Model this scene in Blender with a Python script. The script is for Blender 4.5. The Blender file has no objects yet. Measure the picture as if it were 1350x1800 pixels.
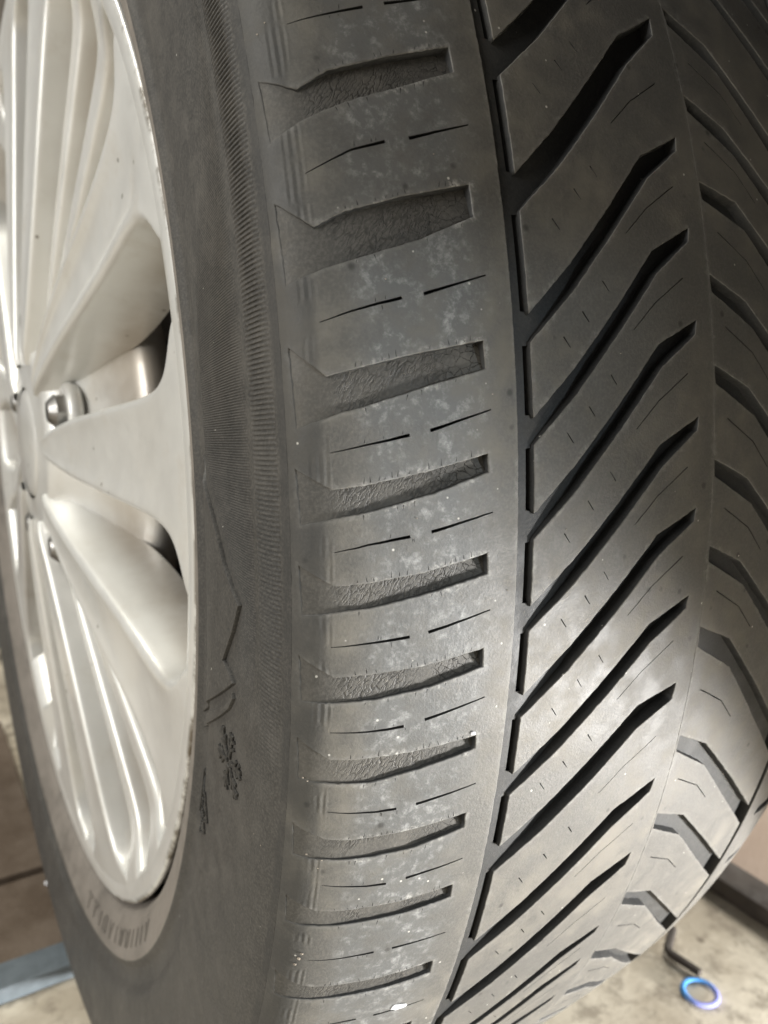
import bpy, bmesh, math, random
import numpy as np
from mathutils import Vector, Matrix
from mathutils.geometry import delaunay_2d_cdt
rng = np.random.default_rng(7)
random.seed(7)
C = bpy.context.scene.collection
S = bpy.context.scene
R_ = math.radians

# ------------------------------------------------------------------ camera
cam_d = bpy.data.cameras.new("camera"); cam = bpy.data.objects.new("camera", cam_d); C.objects.link(cam)
S.camera = cam
CAM = Vector((-0.18074, -0.48550, 0.41961))
rt = Vector((0.84721751, -0.53079373, 0.02192036)); dn = Vector((-0.09198395, -0.18720759, -0.97800423)); fw = Vector((0.52322217, 0.82656599, -0.20743005))
m = Matrix((rt, -dn, -fw)).transposed().to_4x4(); m.translation = CAM
cam.matrix_world = m
cam_d.sensor_fit = 'HORIZONTAL'; cam_d.sensor_width = 36.0; cam_d.lens = 1393.0 / 1350.0 * 36.0
cam_d.clip_start = 0.005; cam_d.clip_end = 60.0
cam_d.dof.use_dof = True; cam_d.dof.focus_distance = 0.185; cam_d.dof.aperture_fstop = 25.0

# ------------------------------------------------------------------ world + lamps (garage interior, no sun)
w = bpy.data.worlds.new("World"); S.world = w; w.use_nodes = True
bg = w.node_tree.nodes["Background"]; bg.inputs[0].default_value = (1.0, 0.985, 0.95, 1); bg.inputs[1].default_value = 0.15
S.view_settings.view_transform = 'Standard'; S.view_settings.look = 'None'; S.view_settings.exposure = 0.0; S.view_settings.gamma = 1.0


def area(name, loc, target, sx, sy, power, col):
    d = bpy.data.lights.new(name, 'AREA'); d.shape = 'RECTANGLE'; d.size = sx; d.size_y = sy; d.energy = power; d.color = col
    o = bpy.data.objects.new(name, d); C.objects.link(o); o.location = loc
    o.rotation_euler = (Vector(target) - Vector(loc)).to_track_quat('-Z', 'Y').to_euler()
    return o


area("work_lamp", (0.42, -0.85, 0.06), (0.03, -0.30, 0.20), 0.08, 0.06, 21.5, (1.0, 0.99, 0.975))
area("window_light", (0.74, -2.0, 0.52), (-0.08, -0.35, 0.36), 0.34, 0.34, 22.0, (0.78, 0.90, 1.0))
area("floor_fill", (1.0, 0.15, 0.75), (0.3, -0.2, 0.0), 0.3, 0.3, 9.0, (1.0, 0.95, 0.86))  # added fill with no known source, brightens the floor at the right
area("door_light", (-2.3, -0.52, 1.1), (-0.1, -0.2, 0.3), 1.3, 1.2, 46.0, (1.0, 0.985, 0.95))
area("ceiling_tube", (-0.9, 0.5, 2.2), (-0.1, 0.0, 0.3), 1.4, 0.16, 26.0, (1.0, 0.98, 0.89))


# ------------------------------------------------------------------ node helpers
class NT:
    def __init__(s, name):
        s.mat = bpy.data.materials.new(name); s.mat.use_nodes = True; s.t = s.mat.node_tree; s.n = s.t.nodes
        s.b = s.n["Principled BSDF"]

    def add(s, kind, **kw):
        n = s.n.new(kind)
        for k, v in kw.items():
            setattr(n, k, v)
        return n

    def set(s, sock, v):
        if hasattr(v, 'is_output') or isinstance(v, bpy.types.NodeSocket): s.t.links.new(v, sock)
        else:
            if isinstance(v, tuple) and len(v) == 3 and sock.type == 'RGBA': v = (*v, 1)
            sock.default_value = v

    def coord(s, kind='Object'):
        return s.add('ShaderNodeTexCoord').outputs[kind]

    def mapped(s, vec, scale=(1, 1, 1), loc=(0, 0, 0), rot=(0, 0, 0)):
        n = s.add('ShaderNodeMapping'); s.set(n.inputs[0], vec); n.inputs['Scale'].default_value = scale; n.inputs['Location'].default_value = loc; n.inputs['Rotation'].default_value = rot
        return n.outputs[0]

    def noise(s, vec, scale, detail=4, rough=.55, dist=0.0, col=False):
        n = s.add('ShaderNodeTexNoise'); s.set(n.inputs['Vector'], vec); n.inputs['Scale'].default_value = scale; n.inputs['Detail'].default_value = detail; n.inputs['Roughness'].default_value = rough; n.inputs['Distortion'].default_value = dist
        return n.outputs[1 if col else 0]

    def voro(s, vec, scale, feature='F1', rnd=1.0, out=0):
        n = s.add('ShaderNodeTexVoronoi', feature=feature); s.set(n.inputs['Vector'], vec); n.inputs['Scale'].default_value = scale; n.inputs['Randomness'].default_value = rnd
        return n.outputs[out]

    def ramp(s, v, a, b, lo=0.0, hi=1.0, smooth=True):
        n = s.add('ShaderNodeMapRange'); s.set(n.inputs[0], v); n.inputs[1].default_value = a; n.inputs[2].default_value = b; n.inputs[3].default_value = lo; n.inputs[4].default_value = hi
        if smooth: n.interpolation_type = 'SMOOTHSTEP'
        return n.outputs[0]

    def math(s, op, a, b=0.0):
        n = s.add('ShaderNodeMath', operation=op); s.set(n.inputs[0], a); s.set(n.inputs[1], b)
        return n.outputs[0]

    def mix(s, f, a, b):
        n = s.add('ShaderNodeMix', data_type='RGBA'); s.set(n.inputs[0], f); s.set(n.inputs[6], a); s.set(n.inputs[7], b)
        return n.outputs[2]

    def sep(s, v):
        n = s.add('ShaderNodeSeparateXYZ'); s.set(n.inputs[0], v)
        return n.outputs

    def bump(s, h, strength, dist, prev=None):
        n = s.add('ShaderNodeBump'); n.inputs['Strength'].default_value = strength; n.inputs['Distance'].default_value = dist; s.set(n.inputs['Height'], h)
        if prev is not None: s.set(n.inputs['Normal'], prev)
        return n.outputs[0]

    def out(s, col=None, rough=None, normal=None, metal=None, spec=None):
        if col is not None: s.set(s.b.inputs['Base Color'], col)
        if rough is not None: s.set(s.b.inputs['Roughness'], rough)
        if normal is not None: s.set(s.b.inputs['Normal'], normal)
        if metal is not None: s.set(s.b.inputs['Metallic'], metal)
        if spec is not None: s.set(s.b.inputs['Specular IOR Level'], spec)
        return s.mat


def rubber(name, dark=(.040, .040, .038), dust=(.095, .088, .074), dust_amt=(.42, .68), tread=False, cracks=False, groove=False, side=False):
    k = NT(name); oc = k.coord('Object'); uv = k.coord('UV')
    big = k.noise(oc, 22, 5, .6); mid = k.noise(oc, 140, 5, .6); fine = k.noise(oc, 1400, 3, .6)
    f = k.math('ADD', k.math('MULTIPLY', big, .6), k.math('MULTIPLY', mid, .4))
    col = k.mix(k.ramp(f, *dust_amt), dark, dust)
    col = k.mix(k.ramp(fine, .35, .75, 0, .45), col, (.14, .13, .115))
    rough = k.ramp(mid, .3, .7, .50, .68)
    hb = k.bump(fine, .42, .00019)
    x = k.sep(oc)[0]
    if tread:
        # worn contact band on the outer shoulder: paler, polished, mottled scuffs
        band = k.math('MULTIPLY', k.ramp(x, -.1015, -.094), k.ramp(x, -.066, -.078))
        blot = k.noise(oc, 380, 8, .72, .15); blot2 = k.noise(oc, 105, 5, .65)
        sc = k.math('MULTIPLY', k.ramp(blot, .47, .72), k.ramp(blot2, .38, .60))
        sc = k.math('MULTIPLY', sc, k.math('ADD', k.math('MULTIPLY', band, .62), .05))
        col = k.mix(k.math('MULTIPLY', band, k.ramp(blot2, .30, .60, .25, .75)), col, (.108, .110, .109))
        col = k.mix(sc, col, (.34, .34, .33))
        rough = k.math('SUBTRACT', rough, k.math('MULTIPLY', band, .10))
        ea = k.add('ShaderNodeAttribute', attribute_name='edge').outputs['Fac']
        chalk = k.noise(oc, 520, 6, .7); chm = k.noise(oc, 95, 4, .6)
        ch = k.math('MULTIPLY', k.math('MULTIPLY', k.ramp(ea, .35, 1.0), k.ramp(chalk, .47, .66)), k.ramp(chm, .42, .62))
        col = k.mix(k.math('MULTIPLY', ch, k.math('ADD', k.math('MULTIPLY', band, .80), .22)), col, (.44, .43, .40))
        col = k.mix(k.math('MULTIPLY', k.ramp(ea, .6, 1.0), k.ramp(chalk, .3, .6, .05, .35)), col, (.17, .163, .15))
        # drag scratches round the circumference
        scr = k.noise(k.mapped(uv, (900, 14, 1)), 1.0, 3, .6); scm = k.noise(oc, 40, 3, .5)
        s2 = k.math('MULTIPLY', k.ramp(scr, .66, .74), k.ramp(scm, .5, .66))
        col = k.mix(k.math('MULTIPLY', s2, .35), col, (.28, .27, .25))
        hb = k.bump(blot, .25, .0002, hb)
        # mould lines along the shoulder corner
        wv = k.math('SINE', k.math('MULTIPLY', x, 2 * math.pi / .00125)); wm = k.math('MULTIPLY', k.ramp(x, -.1088, -.1078), k.ramp(x, -.1040, -.1052))
        wm = k.math('MULTIPLY', wm, k.ramp(k.noise(oc, 95, 2), .45, .6))
        hb = k.bump(k.math('MULTIPLY', wv, wm), .35, .00022, hb)
        pit = k.voro(oc, 170, 'F1'); prn = k.sep(k.voro(oc, 170, 'F1', out=1))[1]
        pm = k.math('MULTIPLY', k.ramp(pit, .20, .06), k.math('GREATER_THAN', prn, .86))
        col = k.mix(k.math('MULTIPLY', pm, .6), col, (.016, .015, .014))
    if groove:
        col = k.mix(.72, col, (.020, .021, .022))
    if cracks:
        wob = k.noise(uv, 60, 3, .6, col=True)
        vn = k.add('ShaderNodeVectorMath', operation='MULTIPLY_ADD'); k.set(vn.inputs[0], wob); vn.inputs[1].default_value = (.016, .016, 0); k.set(vn.inputs[2], uv)
        # coarse crazing to the right, fine slanting wrinkles to the left
        c1 = k.voro(k.mapped(vn.outputs[0], (40, 56, 1), rot=(0, 0, .5)), 1.0, 'DISTANCE_TO_EDGE')
        c2 = k.voro(k.mapped(k.mapped(vn.outputs[0], rot=(0, 0, -.95)), (26, 125, 1)), 1.0, 'DISTANCE_TO_EDGE')
        right = k.ramp(x, -.090, -.079); leftm = k.math('MULTIPLY', k.ramp(x, -.107, -.099), k.ramp(x, -.074, -.084))
        l1 = k.math('MULTIPLY', k.ramp(c1, .045, .0), right); l2 = k.math('MULTIPLY', k.ramp(c2, .14, .0), leftm)
        patch = k.ramp(k.noise(oc, 80, 3), .36, .56)
        ln = k.math('MULTIPLY', k.math('MAXIMUM', k.math('MULTIPLY', l1, .95), k.math('MULTIPLY', l2, .60)), patch)
        col = k.mix(k.math('MULTIPLY', ln, .80), col, (.010, .009, .008))
        hb = k.bump(ln, .6, -.00035, hb)
    if side:
        bl = k.noise(oc, 75, 6, .65, .4)
        col = k.mix(k.math('MULTIPLY', k.ramp(bl, .52, .74), .22), col, (.15, .14, .125))
    if tread or side:
        yz = k.sep(oc); rr = k.math('SQRT', k.math('ADD', k.math('POWER', yz[1], 2.0), k.math('POWER', k.math('SUBTRACT', yz[2], .36), 2.0)))
        dk = k.math('MULTIPLY', k.ramp(rr, .3362, .3376), k.ramp(rr, .3462, .3450)); dk = k.math('MULTIPLY', dk, k.ramp(k.noise(oc, 55, 4), .30, .52, .15, .58))
        dk = k.math('MULTIPLY', dk, k.ramp(x, -.100, -.1045))
        col = k.mix(dk, col, (.040, .040, .039))
    vs = k.voro(oc, 420, 'F1'); vr = k.sep(k.voro(oc, 420, 'F1', out=1))[0]
    sp = k.math('MULTIPLY', k.ramp(vs, .16, .07), k.math('GREATER_THAN', vr, .95 if tread else .985))
    col = k.mix(k.math('MULTIPLY', sp, .8), col, (.55, .53, .48))
    return k.out(col, rough, hb, spec=.30)


M_tread = rubber('tread_rubber', (.082, .079, .072), (.148, .136, .113), tread=True)
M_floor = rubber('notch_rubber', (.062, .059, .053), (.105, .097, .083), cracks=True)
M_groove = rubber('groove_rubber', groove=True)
M_side = rubber('sidewall_rubber', (.044, .0425, .040), (.074, .0695, .0625), side=True)
M_bead = rubber('dusty_bead_rubber', (.12, .108, .095), (.23, .205, .18), (.3, .6), side=True)


def simple(name, col, rough=.5, metal=0.0, var=.25, scale=30, bumps=0.0, bscale=300, col2=None, spec=.5):
    k = NT(name); oc = k.coord()
    n = k.noise(oc, scale, 5, .6)
    c2 = col2 or tuple(c * (1 - var) for c in col)
    c = k.mix(k.ramp(n, .35, .65), col, c2)
    nn = k.bump(k.noise(oc, bscale, 4), .5, bumps) if bumps else None
    return k.out(c, k.ramp(k.noise(oc, scale * 2.3, 4), .3, .7, rough * .85, min(1, rough * 1.15)), nn, metal, spec)


def link(name, mesh, mat, parent=None):
    o = bpy.data.objects.new(name, mesh); C.objects.link(o)
    if mat is not None: mesh.materials.append(mat)
    if parent is not None: o.parent = parent
    return o


def tag(o, label=None, cat=None, group=None, kind=None):
    if label: o['label'] = label
    if cat: o['category'] = cat
    if group: o['group'] = group
    if kind: o['kind'] = kind
    return o


def meshobj(name, V, F, mat, parent=None, normals=None, uv=None, smooth=True, angle=None, edge=None):
    me = bpy.data.meshes.new(name); me.from_pydata([tuple(v) for v in V], [], [tuple(f) for f in F]); me.update()
    if smooth: me.polygons.foreach_set('use_smooth', [True] * len(me.polygons))
    if uv is not None:
        l = me.uv_layers.new(name='UVMap'); idx = np.empty(len(me.loops), int); me.loops.foreach_get('vertex_index', idx)
        l.data.foreach_set('uv', np.asarray(uv, float)[idx].ravel())
    if edge is not None:
        at = me.attributes.new('edge', 'FLOAT', 'POINT'); at.data.foreach_set('value', np.asarray(edge, np.float32))
    if normals is not None: me.normals_split_custom_set_from_vertices([tuple(n) for n in normals])
    elif angle is not None: me.set_sharp_from_angle(angle=angle)
    return link(name, me, mat, parent)


# ------------------------------------------------------------------ tyre profile (mm): x across, r from the axle
ALPHA = R_(7.0); AX = 0.36
half = [(-91, 249.2), (-97.0, 251.6), (-102.6, 256), (-107, 266), (-108.7, 272.0), (-107.2, 276.5), (-107.6, 282), (-110.3, 287.5), (-111.6, 300), (-112.6, 313), (-113.0, 325), (-112.0, 335), (-109.6, 342), (-104, 346.8), (-95, 350.5), (-80, 354.5), (-63.2, 357), (-30, 359.2), (0, 360)]
P0 = np.array(half + [(-a, b) for a, b in half[::-1][1:]], float)


def catmull(P, n=16):
    out = []
    for i in range(len(P) - 1):
        p0 = P[max(i - 1, 0)]; p1 = P[i]; p2 = P[i + 1]; p3 = P[min(i + 2, len(P) - 1)]
        for k in range(n):
            t = k / n
            out.append(.5 * ((2 * p1) + (-p0 + p2) * t + (2 * p0 - 5 * p1 + 4 * p2 - p3) * t * t + (-p0 + 3 * p1 - 3 * p2 + p3) * t ** 3))
    out.append(P[-1])
    return np.array(out)


PD = catmull(P0)
TD = np.concatenate([[0], np.cumsum(np.hypot(*np.diff(PD, axis=0).T))]); TD -= TD[len(TD) // 2]
TG = np.gradient(PD, TD, axis=0)
ND = np.stack([-TG[:, 1], TG[:, 0]], 1); ND /= np.linalg.norm(ND, axis=1)[:, None]
_i0 = np.argmax(PD[:, 0] < -112.9) if (PD[:, 0] < -112.9).any() else 0
_m = int(np.argmin(PD[:, 0])); _m2 = int(np.argmax(PD[:, 0]))


def x2t(x): return np.interp(x, PD[_m:_m2 + 1, 0], TD[_m:_m2 + 1])
def r2t(r): return np.interp(r, PD[:_m + 8, 1], TD[:_m + 8])      # outer sidewall, below the bulge


def surf(t, th, depth=0.0):
    """point (m) and normal on the tyre: t mm along the profile, th degrees in camera frame, depth mm below the surface"""
    t = np.asarray(t, float); th = np.radians(np.asarray(th, float)) + ALPHA
    x = np.interp(t, TD, PD[:, 0]); r = np.interp(t, TD, PD[:, 1]); nx = np.interp(t, TD, ND[:, 0]); nr = np.interp(t, TD, ND[:, 1])
    x = x - nx * depth; r = r - nr * depth
    p = np.stack([x, -r * np.cos(th), r * np.sin(th)], -1) / 1000.0; p[..., 2] += AX
    n = np.stack([nx, -nr * np.cos(th), nr * np.sin(th)], -1)
    return p, n


def tangents(t, th):
    th = np.radians(np.asarray(th, float)) + ALPHA
    a = np.interp(t, TD, TG[:, 0]); b = np.interp(t, TD, TG[:, 1])
    Tt = np.stack([a, -b * np.cos(th), b * np.sin(th)], -1); Ts = np.stack([0 * th, np.sin(th), np.cos(th)], -1)
    return Tt, Ts


DEG = 360.0 * math.pi / 180.0   # mm per degree at r = 360


def inpoly(P, poly):
    x, y = P[:, 0], P[:, 1]; c = np.zeros(len(P), bool); n = len(poly)
    for i in range(n):
        x0, y0 = poly[i]; x1, y1 = poly[i - 1]
        cond = ((y0 > y) != (y1 > y))
        with np.errstate(divide='ignore', invalid='ignore'):
            xi = (x1 - x0) * (y - y0) / (y1 - y0 + 1e-12) + x0
        c ^= cond & (x < xi)
    return c


def resample(poly, flags, step):
    out = []; fl = []
    n = len(poly)
    for i in range(n):
        a = np.array(poly[i]); b = np.array(poly[(i + 1) % n]); L = np.hypot(*(b - a)); k = max(1, int(math.ceil(L / step)))
        for j in range(k):
            out.append(a + (b - a) * j / k); fl.append(flags[i])
    return np.array(out), fl


def insets(P, wall, prof):
    """for each profile offset: inward-shifted outline (wall edges only). P is CCW"""
    n = len(P); e = np.roll(P, -1, 0) - P; e /= np.linalg.norm(e, axis=1)[:, None] + 1e-12
    nrm = np.stack([-e[:, 1], e[:, 0]], 1)
    wv = np.array(wall, float); v = np.zeros((n, 2)); d = np.zeros((n, 2))
    for i in range(n):
        n1, n2 = nrm[i - 1], nrm[i]; o1, o2 = wv[i - 1], wv[i]
        det = n1[0] * n2[1] - n1[1] * n2[0]
        if abs(det) < .15: q = (n1 * o1 + n2 * o2) / max(o1 + o2, 1e-9) if (o1 + o2) > 0 else np.zeros(2)
        else: q = np.array([(o1 * n2[1] - o2 * n1[1]) / det, (n1[0] * o2 - n2[0] * o1) / det])
        L = np.hypot(*q)
        if L > 2.2: q *= 2.2 / L
        v[i] = q
        u = n1 * o1 + n2 * o2; L = np.hypot(*u); d[i] = -u / L if L > 1e-6 else 0
    return [P + v * o for o in prof], d


def cdt(outline, holes, pts):
    vs = [Vector((float(a), float(b))) for a, b in outline]; faces = [list(range(len(vs)))]
    for h in holes:
        s = len(vs); vs += [Vector((float(a), float(b))) for a, b in h]; faces.append(list(range(s, s + len(h))))
    vs += [Vector((float(a), float(b))) for a, b in pts]
    r = delaunay_2d_cdt(vs, [], faces, 1, 1e-6)
    V = np.array([tuple(v) for v in r[0]]); F = np.array(r[2], int); org = r[3]
    cen = V[F].mean(1); keep = inpoly(cen, outline)
    for h in holes: keep &= ~inpoly(cen, h)
    return V, F[keep]


def gridpts(poly, holes, step, margin):
    lo = poly.min(0); hi = poly.max(0)
    gx, gy = np.meshgrid(np.arange(lo[0], hi[0], step), np.arange(lo[1], hi[1], step)); g = np.stack([gx.ravel(), gy.ravel()], 1)
    g += rng.uniform(-.2, .2, g.shape) * step
    g = g[inpoly(g, poly)]
    allb = np.concatenate([poly] + [np.asarray(h) for h in holes])
    if len(g):
        d = np.sqrt(((g[:, None] - allb[None]) ** 2).sum(-1)).min(1); g = g[d > margin]
    return g


def block(name, poly, flags, mat, parent, depth=5.5, bev=.28, holes=(), step=1.1, grid=2.4, sipe_depth=3.5, jit=.05, draft=.35, dfun=None, base=0.0):
    """poly: [(x mm, theta deg)], flags per edge: 1 = free wall, 0 = seam. One raised (or sunk, base>0) rubber piece."""
    Q = np.array([(float(x2t(a)), b * DEG) for a, b in poly])
    area2 = (Q[:, 0] * np.roll(Q[:, 1], -1) - np.roll(Q[:, 0], -1) * Q[:, 1]).sum()
    flags = list(flags)
    if area2 < 0:
        Q = Q[::-1]; flags = flags[::-1]; flags = flags[1:] + flags[:1]
    P, wall = resample(Q, flags, step)
    n = len(P)
    if jit:
        for i in range(n):
            if wall[i] and wall[i - 1]: P[i] += rng.normal(0, jit, 2)
    H = []
    for h in holes:
        hp = np.array([(float(x2t(a)), b * DEG) for a, b in h])
        if (hp[:, 0] * np.roll(hp[:, 1], -1) - np.roll(hp[:, 0], -1) * hp[:, 1]).sum() < 0: hp = hp[::-1]
        H.append(hp)
    wallf = set()
    offs = (bev, .3 * bev, 0.0, -draft); dep = (0.0, .28 * bev, bev, depth)
    rings, dirs = insets(P, wall, offs)
    top = rings[0]
    V2, F = cdt(top, H, gridpts(top, H, grid, grid * .45))
    dd = np.zeros(len(V2)) + base
    if dfun is not None: dd = dfun(V2)
    pv, nv = surf(V2[:, 0], V2[:, 1] / DEG, dd)
    Vs = [pv]; Ns = [nv]; U = [V2 / 100.0]; Fs = [tuple(f) for f in F]; cnt = len(pv)
    # orient
    if len(F):
        a, b, c = pv[F[0]]; 
        if np.dot(np.cross(b - a, c - a), nv[F[0][0]]) < 0: Fs = [f[::-1] for f in Fs]
    if any(wall):
        ids = []
        for (rg, dz, wN) in zip(rings, dep, (0, .75, 2.6, 30)):
            p, nn = surf(rg[:, 0], rg[:, 1] / DEG, dz + base); Tt, Ts = tangents(rg[:, 0], rg[:, 1] / DEG)
            nn = nn + wN * (Tt * dirs[:, :1] + Ts * dirs[:, 1:]); nn /= np.linalg.norm(nn, axis=1)[:, None]
            Vs.append(p); Ns.append(nn); U.append(rg / 100.0); ids.append(cnt); cnt += n
        for i in range(n):
            if not wall[i]: continue
            j = (i + 1) % n
            for a, b in zip(ids[:-1], ids[1:]):
                if b == ids[-1]: wallf.add(len(Fs))
                Fs.append((a + i, b + i, b + j, a + j))
    for h in H:
        k = len(h); e = np.roll(h, -1, 0) - np.roll(h, 1, 0); e /= np.linalg.norm(e, axis=1)[:, None] + 1e-9; d = np.stack([-e[:, 1], e[:, 0]], 1)
        st = []
        for dz in (0.0, sipe_depth):
            p, nn = surf(h[:, 0], h[:, 1] / DEG, dz + base); Tt, Ts = tangents(h[:, 0], h[:, 1] / DEG)
            Vs.append(p); Ns.append(Tt * d[:, :1] + Ts * d[:, 1:]); U.append(h / 100.0); st.append(cnt); cnt += k
        for i in range(k):
            j = (i + 1) % k; wallf.add(len(Fs)); Fs.append((st[0] + i, st[0] + j, st[1] + j, st[1] + i))
    V = np.concatenate(Vs); N = np.concatenate(Ns)
    ed = np.zeros(len(V))
    if any(wall):
        wp = np.array([top[i] for i in range(n) if wall[i] or wall[i - 1]])
        ed[:len(pv)] = np.clip(1 - np.sqrt(((V2[:, None] - wp[None]) ** 2).sum(-1)).min(1) / 2.5, 0, 1); ed[len(pv):len(pv) + 4 * n] = 1
    o = meshobj(name, V, Fs, mat, parent, normals=N, uv=np.concatenate(U), edge=ed)
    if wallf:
        o.data.materials.append(M_groove); mi = np.zeros(len(Fs), int); mi[list(wallf)] = 1; o.data.polygons.foreach_set('material_index', mi)  # walls take the dark groove colour: unworn rubber plus recess shade painted in
    return o


def slit(pts, w0, w1, jit=.02):
    """thin sipe polygon along (x, theta) points; widths in mm at the two ends"""
    q = np.array([(a, b * DEG) for a, b in pts]); 
    d = []; 
    for i in range(len(q) - 1):
        k = max(1, int(np.hypot(*(q[i + 1] - q[i])) / 2.0)); d += [q[i] + (q[i + 1] - q[i]) * j / k for j in range(k)]
    d.append(q[-1]); d = np.array(d); e = np.gradient(d, axis=0); e /= np.linalg.norm(e, axis=1)[:, None]; nn = np.stack([-e[:, 1], e[:, 0]], 1)
    wd = np.linspace(w0, w1, len(d))[:, None] / 2; j = rng.normal(0, jit, (len(d), 1))
    a = d + nn * (wd + j); b = d - nn * (wd - j)
    pl = np.concatenate([a, b[::-1]]); 
    return [(x, y / DEG) for x, y in pl]


def revolve(prof, segs, th0=0.0, th1=360.0):
    """prof: (x, r) mm list; returns V, F round the axle"""
    prof = np.asarray(prof, float); full = abs(th1 - th0 - 360) < 1e-6
    n = segs if full else segs + 1
    th = np.radians(th0 + (th1 - th0) * np.arange(n) / segs) + ALPHA
    V = []
    for t in th: V.append(np.stack([prof[:, 0], -prof[:, 1] * math.cos(t), prof[:, 1] * math.sin(t)], 1) / 1000 + [0, 0, AX])
    V = np.concatenate(V); k = len(prof); F = []
    for i in range(segs):
        a = i * k; b = ((i + 1) % n) * k
        for j in range(k - 1): F.append((a + j, a + j + 1, b + j + 1, b + j))
    return V, F


# ------------------------------------------------------------------ the setting: floor and back wall
kf = NT('concrete'); oc = kf.coord()
a1 = kf.noise(oc, 14, 6, .62, .3); a2 = kf.noise(oc, 55, 6, .65); a3 = kf.noise(oc, 4, 4, .6)
cc = kf.mix(kf.ramp(a1, .38, .62), (.44, .38, .29), (.64, .575, .46)); cc = kf.mix(kf.ramp(a2, .46, .66, 0, .75), cc, (.24, .20, .15)); cc = kf.mix(kf.ramp(a3, .55, .75, 0, .5), cc, (.30, .24, .18))
pv_ = kf.voro(oc, 38); cc = kf.mix(kf.math('MULTIPLY', kf.ramp(pv_, .16, .06), .7), cc, (.12, .09, .06))
M_conc = kf.out(cc, .85, kf.bump(a2, .4, .0015))
me = bpy.data.meshes.new('floor'); bm = bmesh.new(); bmesh.ops.create_grid(bm, x_segments=8, y_segments=8, size=5.0); bm.to_mesh(me); bm.free()
tag(link('floor', me, M_conc), kind='structure')

# ------------------------------------------------------------------ wheel
wheel = bpy.data.objects.new('car_wheel', None); C.objects.link(wheel); wheel.location = (0, 0, 0)
tag(wheel, 'car wheel with worn dusty tyre and silver multi spoke alloy rim standing on the concrete', 'wheel')

# tyre carcass: sidewalls and the groove base below the tread blocks
outer = PD
left = [tuple(p) for p in PD[PD[:, 1] < 339.4] if p[0] < 0]
right = [tuple(p) for p in PD[PD[:, 1] < 339.4] if p[0] > 0]
base_t = np.linspace(float(x2t(-109.2)), float(x2t(109.2)), 90)
bx = np.interp(base_t, TD, PD[:, 0]); br = np.interp(base_t, TD, PD[:, 1]); bnx = np.interp(base_t, TD, ND[:, 0]); bnr = np.interp(base_t, TD, ND[:, 1])
bd = np.where(np.abs(bx) > 106, 3.2, 6.0)
basep = list(zip(bx - bnx * bd, br - bnr * bd))
V, F = revolve(left + basep + right, 480)
tyre = meshobj('tyre', V, F, M_side, wheel, angle=R_(50))
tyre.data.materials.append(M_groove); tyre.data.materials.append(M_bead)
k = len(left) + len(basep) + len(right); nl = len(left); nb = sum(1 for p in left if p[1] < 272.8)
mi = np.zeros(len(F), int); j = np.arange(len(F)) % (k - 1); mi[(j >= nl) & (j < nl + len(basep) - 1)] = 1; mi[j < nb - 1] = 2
tyre.data.polygons.foreach_set('material_index', mi)

# ---- pitch tables: angles (degrees) of every groove the photograph shows, then a filled-up sequence
sh_known = {0: 17.95, 1: 13.03, 2: 8.15, 3: 2.83, 4: -1.05, 5: -4.56, 6: -8.10, 7: -11.60, 8: -15.06, 9: -18.64, 10: -23.13, 11: -27.6, 12: -32.0}
NP = 88
seq = np.array([3.6, 3.6, 4.4, 5.0, 3.6, 3.6, 3.6, 4.2])[np.arange(NP - 12) % 8]; seq *= (360 - (17.95 + 32.0)) / seq.sum()
base = np.array([sh_known[i] for i in range(13)] + list(-32.0 - np.cumsum(seq)))   # base[NP] == base[0]-360
base = np.concatenate([[base[NP - 1] + 360], base])                                 # index shift: base[i+1] is groove i
B = lambda i: base[i + 1]
off_known = {
 1: (-1.05, -1.65, -1.07, -.55, -.90, -1.6, -2.17, -3.24), 2: (-.46, -1.43, -.96, -.47, -1.10, -1.93, -2.47, -3.21), 3: (0, -1.04, -.80, -.38, -.96, -1.45, -2.0, -2.72),
 4: (-.26, -.96, -.85, -.5, -.62, -1.23, -1.70, -2.17), 5: (-.14, -.81, -.75, -.48, -.72, -1.19, -1.58, -1.91), 6: (.06, -.64, -.57, -.42, -.70, -1.22, -1.53, -1.68),
 7: (.27, -.44, -.42, -.3, -.55, -1.02, -1.43, -1.40), 8: (-.05, -.48, -.52, -.35, -.66, -1.21, -1.43, -1.45), 9: (-.1, -.5, -.48, -.35, -.68, -1.05, -1.24, -1.4), 10: (-.1, -.5, -.48, -.36, -.82, -1.17, -1.32, -1.5)}
OFF = lambda i: off_known.get(i, (-.1, -.6, -.55, -.38, -.75, -1.15, -1.4, -1.6))
lm_known = {0: (18.6, 24.4, 25.6), 1: (13.6, 19.8, 21.2), 2: (8.69, 15.0, 16.3), 3: (3.76, 10.05, 11.14), 4: (.12, 6.35, 7.44), 5: (-3.30, 2.76, 3.75), 6: (-6.76, -1.10, -.07), 7: (-10.3, -4.70, -3.79),
            8: (-13.78, -8.42, -7.52), 9: (-17.29, -12.1, -11.51), 10: (-22.75, -17.34, -16.38), 11: (-27.2, -21.68, -20.74), 12: (-32.1, -26.8, -25.92)}
def LM(i):
    if i in lm_known: return lm_known[i]
    if i == NP: return tuple(v - 360 for v in lm_known[0])
    return (B(i) + .4, B(i) + 5.9, B(i) + 6.95)
rm_known = {1: (13.13, 12.1, 6.2), 2: (9.46, 8.87, 2.8), 3: (5.66, 4.67, -1.3), 4: (2.0, 1.04, -5.1), 5: (-1.86, -2.82, -8.9), 6: (-5.51, -6.5, -12.8), 7: (-9.11, -10.1, -17.2), 8: (-14.42, -15.56, -22.23), 9: (-18.78, -19.78, -26.6), 10: (-24.0, -25.12, -32.6), 11: (-28.86, -30.25, -37.5)}
def RM(i):
    if i in rm_known: return rm_known[i]
    return (B(i) - .9, B(i) - 2.0, B(i) - 9.0)
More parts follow.
